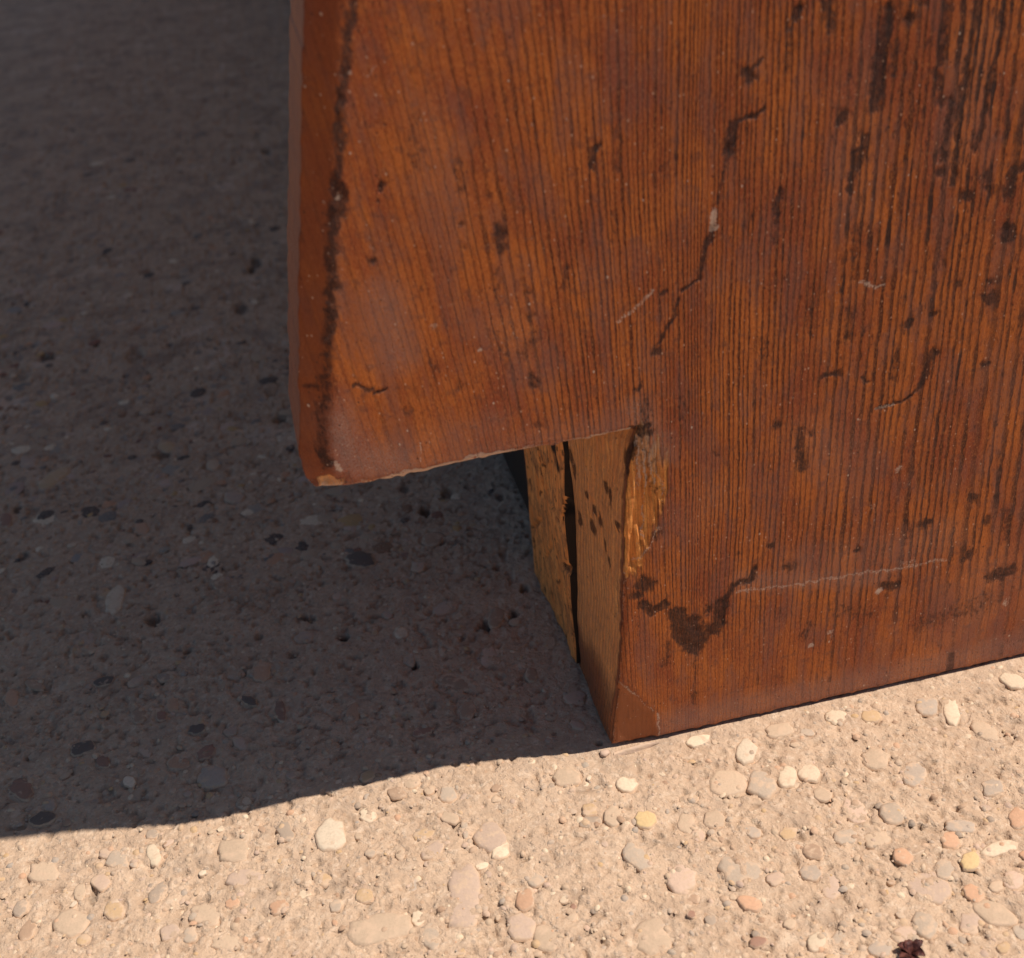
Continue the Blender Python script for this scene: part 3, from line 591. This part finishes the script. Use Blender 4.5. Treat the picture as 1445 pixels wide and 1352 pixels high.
# ------- stones measured on the photograph: px, py, half width, half height (px), tilt, colour
ST = [(467,1180,22,23,0,'white'),(403,1175,10,15,-20,'darkgrey'),(218,1207,9,15,-15,'cream'),(165,1213,15,12,0,'grey'),(150,1203,10,8,0,'mauve'),(160,1283,13,12,0,'ochre'),
 (142,1245,13,12,0,'pink'),(222,1258,8,17,40,'darkgrey'),(268,1319,10,11,0,'grey'),(395,1281,14,9,-20,'orange'),(430,1267,10,12,0,'cream'),(455,1240,12,10,30,'ochre'),
 (28,1280,9,13,35,'darkgrey'),(580,1243,9,14,-20,'bluegrey'),(607,1321,14,20,-10,'grey'),(590,1296,9,11,0,'cream'),(740,1269,13,16,25,'orange'),(692,1180,22,20,0,'mauve'),
 (656,1170,5,12,-5,'grey'),(632,1119,12,12,0,'grey'),(833,1158,15,8,-10,'darkgrey'),(832,1141,10,8,0,'ochre'),(911,1157,14,11,10,'yellow'),(898,1208,25,13,45,'grey'),
 (756,1240,12,10,0,'grey'),(735,1306,19,17,0,'mauve'),(772,1322,18,18,0,'tan'),(920,1320,23,27,-15,'tan'),(655,1268,22,48,4,'mauve'),(535,1312,46,20,-12,'tan'),
 (1053,1060,16,17,30,'white'),(1075,1106,20,17,20,'grey'),(1112,1096,13,14,30,'cream'),(1142,1090,15,12,10,'cream'),(1026,1103,26,18,-10,'tan'),(1290,1091,17,17,20,'bluegrey'),
 (1207,1141,20,14,35,'pink'),(1260,1146,18,14,10,'grey'),(1194,1180,18,10,-5,'grey'),(1237,1182,18,12,-5,'tan'),(1344,1005,11,20,-15,'cream'),(1308,996,16,11,0,'bluegrey'),
 (1047,1228,34,20,25,'grey'),(962,1238,21,20,0,'pink'),(1173,1246,13,22,0,'mauve'),(1144,1230,15,11,10,'bluegrey'),(1311,1250,30,20,20,'mauve'),(1355,1164,20,9,5,'bluegrey'),
 (1341,1183,14,11,20,'orange'),(1438,1153,13,14,0,'orange'),(1370,1214,14,13,-30,'yellow'),(1412,1195,26,10,-15,'cream'),(1374,1258,15,10,40,'orange'),(1369,1300,14,16,0,'mauve'),
 (1306,1304,14,20,-35,'grey'),(1190,1325,18,17,0,'grey'),(1276,1316,18,12,-10,'pink'),(1243,1336,17,12,0,'bluegrey'),(1405,1288,32,15,25,'tan'),(1430,960,20,10,15,'cream'),
 (1113,1175,12,9,-10,'ochre'),(985,1176,11,9,0,'pink'),(1008,1154,14,12,0,'tan'),(968,1160,12,14,0,'tan'),(1430,1240,14,12,0,'pink'),(1333,1225,12,14,0,'grey'),(1095,1238,14,10,0,'pink'),
 (1390,1030,22,10,30,'tan'),(1236,1070,18,14,0,'tan'),(1180,1010,14,9,0,'cream'),(1100,1030,18,10,-10,'tan'),(985,1044,17,8,-12,'cream'),(1230,1010,13,8,0,'ochre'),(1400,1110,14,12,0,'bluegrey'),
 (885,1105,14,10,0,'cream'),(800,1095,18,12,0,'tan'),(865,1150,12,16,0,'tan'),(705,1195,12,16,0,'cream'),(610,1200,18,10,-30,'mauve'),(520,1150,12,10,0,'cream'),(330,1200,22,16,0,'tan'),
 (290,1290,22,16,0,'tan'),(345,1240,24,12,0,'mauve'),(100,1300,24,20,0,'tan'),(60,1230,20,14,0,'tan'),(480,1110,20,12,-10,'cream'),(560,1120,12,8,0,'brown'),(320,1330,22,12,0,'tan'),
 (75,675,24,9,-35,'ochre'),(163,848,12,20,25,'cream'),(150,838,9,8,0,'ochre'),(370,948,13,15,15,'orange'),(498,1008,10,15,15,'orange'),(596,1031,14,6,-15,'red'),(508,790,20,11,5,'black'),
 (30,1113,16,13,20,'red'),(252,1077,15,9,0,'orange'),(300,1096,20,14,0,'bluegrey'),(396,1003,9,16,-15,'red'),(629,855,20,9,-20,'pink'),(566,893,9,8,0,'cream'),(16,985,11,12,0,'orange'),
 (50,967,13,6,20,'brown'),(148,962,15,6,-15,'black'),(118,1055,18,9,-15,'black'),(352,991,12,6,20,'black'),(232,958,10,6,0,'darkgrey'),(8,735,9,10,0,'red'),(235,630,11,7,0,'ochre'),
 (278,1030,12,6,-10,'black'),(640,962,28,9,15,'brown'),(811,983,15,9,0,'pink'),(816,1022,12,6,25,'pink'),(660,1000,10,14,15,'brown'),(197,1010,10,12,0,'brown'),(245,995,8,10,0,'orange'),
 (228,1012,7,7,0,'red'),(290,1062,14,8,-35,'red'),(145,1075,9,8,0,'red'),(60,1155,18,9,-15,'black'),(70,1135,9,8,0,'bluegrey'),(25,860,9,8,0,'brown'),(200,745,10,8,0,'orange'),
 (140,770,12,10,0,'brown'),(255,570,10,8,0,'brown'),(265,575,12,5,-20,'brown'),(330,550,7,6,0,'tan'),(310,820,10,12,30,'brown'),(90,730,12,8,10,'brown'),(300,655,10,7,0,'tan'),
 (500,560,9,7,0,'brown'),(690,925,11,14,15,'pink'),(540,1032,9,7,0,'brown'),(610,760,16,9,-15,'brown'),(590,800,9,7,0,'pink'),(540,820,14,7,-10,'brown'),(700,870,10,14,20,'brown'),
 (750,950,8,10,0,'brown'),(205,1060,10,7,20,'pink'),(340,1050,12,8,30,'mauve'),(430,900,14,8,-10,'mauve'),(120,900,16,10,0,'mauve'),(40,650,12,8,0,'mauve'),(330,700,14,8,0,'mauve')]
PITS = [(570,690,9,8),(632,695,9,8),(600,721,8,7),(652,900,6,5),(585,940,6,6),(230,641,13,7),(375,213,8,7),(366,900,7,6),(35,785,9,7),(25,718,8,6),(15,900,8,9),(265,920,9,5),(430,872,6,5),(395,590,14,8),
        (120,868,9,6),(215,875,12,6),(440,875,7,6),(710,780,7,6),(700,800,6,6),(725,865,10,10),(685,880,10,8),(30,530,10,6),(65,505,16,6),(190,500,12,7),(340,435,8,8),(360,370,9,7),(355,380,6,6),(335,430,7,5),
        (1430,968,14,9),(1300,1165,6,5),(345,1245,5,4),(130,1262,5,16),(75,1305,4,14),(845,865,8,8),(760,745,8,8),(530,870,14,5),(485,900,9,4),(415,925,10,4),(800,870,9,9),(845,1048,6,5),(705,700,9,14),(740,830,8,16)]
def ell(px, py, a, b, tilt, n=16, rr=None):           # ellipse seen on the photo -> outline on the ground, mm
    rr = rr or random
    t = math.radians(tilt); jit = [1+rr.uniform(-.17, .15) for _ in range(n)]; e = rr.uniform(1.6, 3.2)
    X_, Y_ = [], []
    for i in range(n):
        th = 2*math.pi*i/n; c, s = math.cos(th), math.sin(th)
        k = (abs(c)**e+abs(s)**e)**(-1/e)*jit[i]
        u_, v_ = a*k*c, b*k*s
        X_.append(px+u_*math.cos(t)-v_*math.sin(t)); Y_.append(py+u_*math.sin(t)+v_*math.cos(t))
    return G(np.array(X_), np.array(Y_))
stones = []                                           # (centre, outline relative, height, colour)
R1 = random.Random(21)
for px, py, a, b, tl, c in ST:
    o_ = ell(px, py, a*1.05, b*1.05, tl, 16, R1); ctr = o_.mean(0)
    r_ = np.hypot(*(o_-ctr).T).mean()
    stones.append((ctr, o_-ctr, min(0.55, 0.05*r_+0.16), c, r_))
cols = ['tan']*9+['mauve']*4+['grey']*4+['cream']*3+['pink']*3+['ochre']*3+['brown']*3+['bluegrey']*2+['darkgrey']*2+['orange']*2+['red']+['white']
ctrs = [s_[0] for s_ in stones]; rads = [s_[4] for s_ in stones]
tries = 0
while len(stones) < 300 and tries < 20000:
    tries += 1
    px, py = R1.uniform(-15, 1460), R1.uniform(430, 1365)
    if R1.random() < 0.35: px, py = R1.uniform(0, 1445), R1.uniform(1080, 1352)
    c = G(np.array(px), np.array(py))
    if c[1] > -1.5 and c[0] > -3: continue             # under the furniture
    r_ = R1.choice([0.9, 1.0, 1.2, 1.5, 1.9, 2.4])*R1.uniform(.85, 1.15)
    if min(np.hypot(*(c-q_))-q2-r_ for q_, q2 in zip(ctrs, rads)) < 0.25: continue
    n = 14; an = R1.uniform(0, math.pi); el_ = R1.uniform(0.6, 1.0); o_ = []
    for i in range(n):
        th = 2*math.pi*i/n; u_, v_ = r_*math.cos(th)/el_**.5, r_*math.sin(th)*el_**.5
        k = 1+R1.uniform(-.14, .14); o_.append(((u_*math.cos(an)-v_*math.sin(an))*k, (u_*math.sin(an)+v_*math.cos(an))*k))
    stones.append((c, np.array(o_), 0.05*r_+R1.uniform(0.02, 0.22), R1.choice(cols), r_)); ctrs.append(c); rads.append(r_)

GX, GY = np.meshgrid(gxs, gys, indexing='ij'); gx, gy = GX.ravel(), GY.ravel()
hz = 1.6*(fbm(gx*0.012, gy*0.012, 0, 3)-0.5)+1.1*(fbm(gx*0.10, gy*0.10, 2, 4)-0.5)+0.85*(fbm(gx*0.36, gy*0.36, 4, 3)-0.5)
rdg = np.abs(fbm(gx*0.16, gy*0.16, 3, 3)-0.5); hz = hz-0.7*sst(0.035, 0.0, rdg)*sst(0.45, 0.62, fbm(gx*0.05, gy*0.05, 5, 2))
pock = sst(0.62, 0.78, fbm(gx*0.42, gy*0.42, 6, 3)); hz = hz-1.1*pock
far = np.clip(sst(150, 260, gy)+sst(-190, -240, gx)*sst(40, 120, gy), 0, 1)
hz = np.where(np.hypot(gx, gy-500) > 1400, 0, hz)
flat = np.clip(1-np.hypot(np.maximum(np.maximum(-4-gx, 0), gx-160), np.maximum(np.maximum(-4-gy, 0), gy-96))/8, 0, 1)
hz = hz*(1-0.75*flat)-0.2*flat
pit_shade = np.zeros(len(gx)); pit_shade = np.maximum(pit_shade, 0.22*pock)  # recesses darkened in colour as if shaded
def local(c, rad):
    i0, i1 = np.searchsorted(gxs, [c[0]-rad, c[0]+rad]); j0, j1 = np.searchsorted(gys, [c[1]-rad, c[1]+rad])
    return (np.arange(i0, i1)[:, None]*len(gys)+np.arange(j0, j1)[None, :]).ravel()
for c, o_, h_, colr, r_ in stones:                     # a shallow moat where the cement has shrunk and worn off round each stone
    k = local(c, r_*1.9+1.2)
    if len(k) == 0: continue
    dd = np.hypot(gx[k]-c[0], gy[k]-c[1])
    ang = np.arctan2(gy[k]-c[1], gx[k]-c[0])
    side = 0.5+0.5*np.cos(ang-math.radians(R1.uniform(150, 300)))
    hz[k] -= (0.0+0.85*side)*np.exp(-((dd-r_*1.02)/0.5)**2)*min(1, r_/2)
for px, py, a, b in PITS:
    sc_ = R1.uniform(0.5, 1.1); o_ = ell(px, py, a*sc_, b*sc_*R1.uniform(.7, 1.1), R1.uniform(-40, 40), 12, R1); c = o_.mean(0); rx, ry = np.ptp(o_[:, 0])/2, np.ptp(o_[:, 1])/2
    k = local(c, max(rx, ry)*2+1)
    if len(k) == 0: continue
    dd = np.hypot((gx[k]-c[0])/rx, (gy[k]-c[1])/ry)+0.5*(vn(gx[k]*0.9, gy[k]*0.9, 1)-0.5)
    m = 1-sst(0.55, 1.15, dd); dp_ = R1.uniform(0.7, 2.2); hz[k] -= dp_*m; pit_shade[k] = np.maximum(pit_shade[k], m*R1.uniform(0.3, 0.95))
ng, mg = len(gxs), len(gys); gi = np.arange(ng*mg).reshape(ng, mg)
gq = np.stack([gi[:-1, :-1], gi[1:, :-1], gi[1:, 1:], gi[:-1, 1:]], -1).reshape(-1, 4)
ground = mesh_obj('ground', np.c_[gx, gy, hz]/1000.0, gq, M_CONC, None, True, {'pit_shade': pit_shade, 'far': far})
ground['kind'] = 'structure'; ground['label'] = 'worn pale concrete with exposed pebbles, half of it in shade'
ground['category'] = 'ground'
def gh(x, y):
    i = np.clip(np.searchsorted(gxs, x), 0, ng-1); j = np.clip(np.searchsorted(gys, y), 0, mg-1); return hz[i*mg+j]

def dome(o_, h_, jit):
    n = len(o_); vs = [(0, 0, h_)]; fs = []
    lv = [(0.45, 0.90), (0.80, 0.62), (0.97, 0.18), (1.03, -0.9)]
    for s_, z_ in lv:
        for p in o_: vs.append((p[0]*s_, p[1]*s_, h_*z_+(jit.uniform(-.06, .06)*h_ if z_ > 0 else -0.5)))
    for i in range(n):
        j = (i+1) % n; fs.append((0, 1+i, 1+j))
        for l in range(len(lv)-1): fs.append((1+l*n+i, 1+(l+1)*n+i, 1+(l+1)*n+j, 1+l*n+j))
    return vs, fs, [0.0]+[0.1]*n+[0.35]*n+[0.85]*n+[1.0]*n
NAMES = {'yellow': 'bright yellow pebble', 'white': 'cream white pebble', 'black': 'black pebble'}
for c, o_, h_, colr, r_ in stones:
    vs, fs, ed = dome(o_, h_, R1)
    o = mesh_obj('pebble', np.array(vs)/1000, fs, M_STONE[colr], ground, True, {'edge': ed})
    o.location = (c[0]/1000, c[1]/1000, (gh(c[0]+r_*0.5, c[1])*0.4+gh(c[0]-r_*.5, c[1])*.3+gh(c[0], c[1]+r_*.5)*.3+(0.3 if colr in ('black', 'white', 'yellow', 'red') else -0.02))/1000)
    if colr in NAMES: o['label'] = NAMES[colr]

# sand and fine gravel between the pebbles, too small to pick apart
vs, fs, tint = [], [], []
pal = [SC[k] for k in ('tan', 'tan', 'mauve', 'grey', 'cream', 'ochre', 'brown', 'orange', 'pink', 'bluegrey', 'darkgrey', 'tan', 'cream')]
for _ in range(10000):
    px, py = R1.uniform(-20, 1465), R1.uniform(60, 1370)
    c = G(np.array(px), np.array(py))
    if (c[1] > -1.2 and c[0] > -2) or c[1] > 900: continue
    r_ = R1.choice([0.3, 0.35, 0.4, 0.5, 0.6, 0.75, 0.95, 1.2]); b0 = len(vs); n = 7; z0 = gh(*c); h_ = r_*R1.uniform(.15, .5)
    e_ = R1.uniform(.6, 1); an = R1.uniform(0, 6.28); kk_ = R1.uniform(.25, .8); cl = tuple(a_*(1-kk_)+b_*kk_ for a_, b_ in zip(R1.choice(pal), MATRIX_A))
    if c[1] > 120 and _ % 3 == 0: r_ *= R1.uniform(2, 5); h_ = 0.25; kk_ = 0.75; cl = R1.choice(pal+[SC['black'], SC['red'], SC['black']]); n = 7
    vs.append((c[0], c[1], z0+h_)); tint.append(cl)
    for s_, z_ in ((0.75, .7), (1.05, -0.5)):
        for i in range(n):
            th = 2*math.pi*i/n; k = r_*s_*(1+R1.uniform(-.15, .15)); u_, v_ = math.cos(th)*k, math.sin(th)*k*e_
            vs.append((c[0]+u_*math.cos(an)-v_*math.sin(an), c[1]+u_*math.sin(an)+v_*math.cos(an), z0+h_*z_)); tint.append(cl)
    for i in range(n):
        j = (i+1) % n; fs.append((b0, b0+1+i, b0+1+j)); fs.append((b0+1+i, b0+1+n+i, b0+1+n+j, b0+1+j))
g = mesh_obj('grit', np.array(vs)/1000, fs, M_GRAIN, ground, True, {'tint': np.array(tint)})
g['kind'] = 'stuff'

# loose crumb at the foot's corner
def crumb(px, py, r_, mat, seed):
    rr = random.Random(seed); bm = bmesh.new(); bmesh.ops.create_icosphere(bm, subdivisions=2, radius=r_/1000)
    for v in bm.verts:
        k = 1+rr.uniform(-.22, .22); v.co = Vector((v.co.x*k*1.2, v.co.y*k, v.co.z*k*.75))
    me = bpy.data.meshes.new('concrete_crumb'); bm.to_mesh(me); bm.free(); me.materials.append(mat)
    for p in me.polygons: p.use_smooth = True
    o = bpy.data.objects.new('concrete_crumb', me); COL.objects.link(o)
    c = G(np.array(float(px)), np.array(float(py))); o.location = (c[0]/1000, c[1]/1000, (gh(*c)+r_*.45)/1000); return o
o = crumb(853, 1063, 1.25, M_STONE['pink'], 4)
o['label'] = 'small pale crumb lying against the chipped corner of the foot'; o['category'] = 'crumb'

# dark dry leaf scrap at the bottom edge of the picture
s = NT('dry_leaf'); p = s.pos(); n1 = s.noise(p, 700, 4, 0.6)
M_LEAF = s.fin(s.mix(s.mr(n1, 0.4, 0.65), (0.045, 0.012, 0.010), (0.14, 0.045, 0.03)), 0.6, s.bump(n1, 0.0004, 0.8), 0.3)
root = bpy.data.objects.new('leaf_scrap', None); COL.objects.link(root)
c0 = G(np.array(1286.), np.array(1344.)); root.location = (c0[0]/1000, c0[1]/1000, gh(*c0)/1000)
root['label'] = 'dark maroon scrap of dry leaf lying on the sunlit pebbled concrete'; root['category'] = 'leaf'
rl = random.Random(8)
for q_ in range(7):
    an = [0.3, 1.25, 1.75, 2.5, 3.4, 4.4, 5.5][q_]; ln = [3.6, 3.2, 2.6, 3.4, 3.8, 3.0, 3.2][q_]; wd = rl.uniform(0.9, 1.5); lift = rl.uniform(0.7, 2.4)
    vs = []; nn = 6
    for i in range(nn):
        t = i/(nn-1); w_ = wd*math.sin(math.pi*min(1, t*.9+.12))+0.05; up_ = 0.25+lift*math.sin(math.pi*t*.75)
        for sd in (-1, 0, 1):
            vs.append((math.cos(an)*ln*t-math.sin(an)*w_*sd, math.sin(an)*ln*t+math.cos(an)*w_*sd, up_+abs(sd)*0.5*rl.uniform(.3, 1.2)))
    m = len(vs); vs += [(a, b, c-0.22) for a, b, c in vs]; fs = []
    for i in range(nn-1):
        for k in (0, 1):
            a = i*3+k; fs.append((a, a+1, a+4, a+3)); fs.append((m+a, m+a+3, m+a+4, m+a+1))
        for a in (i*3, i*3+2): fs.append((a, a+3, m+a+3, m+a))
    mesh_obj('leaf_lobe', np.array(vs)/1000, fs, M_LEAF, root, True)
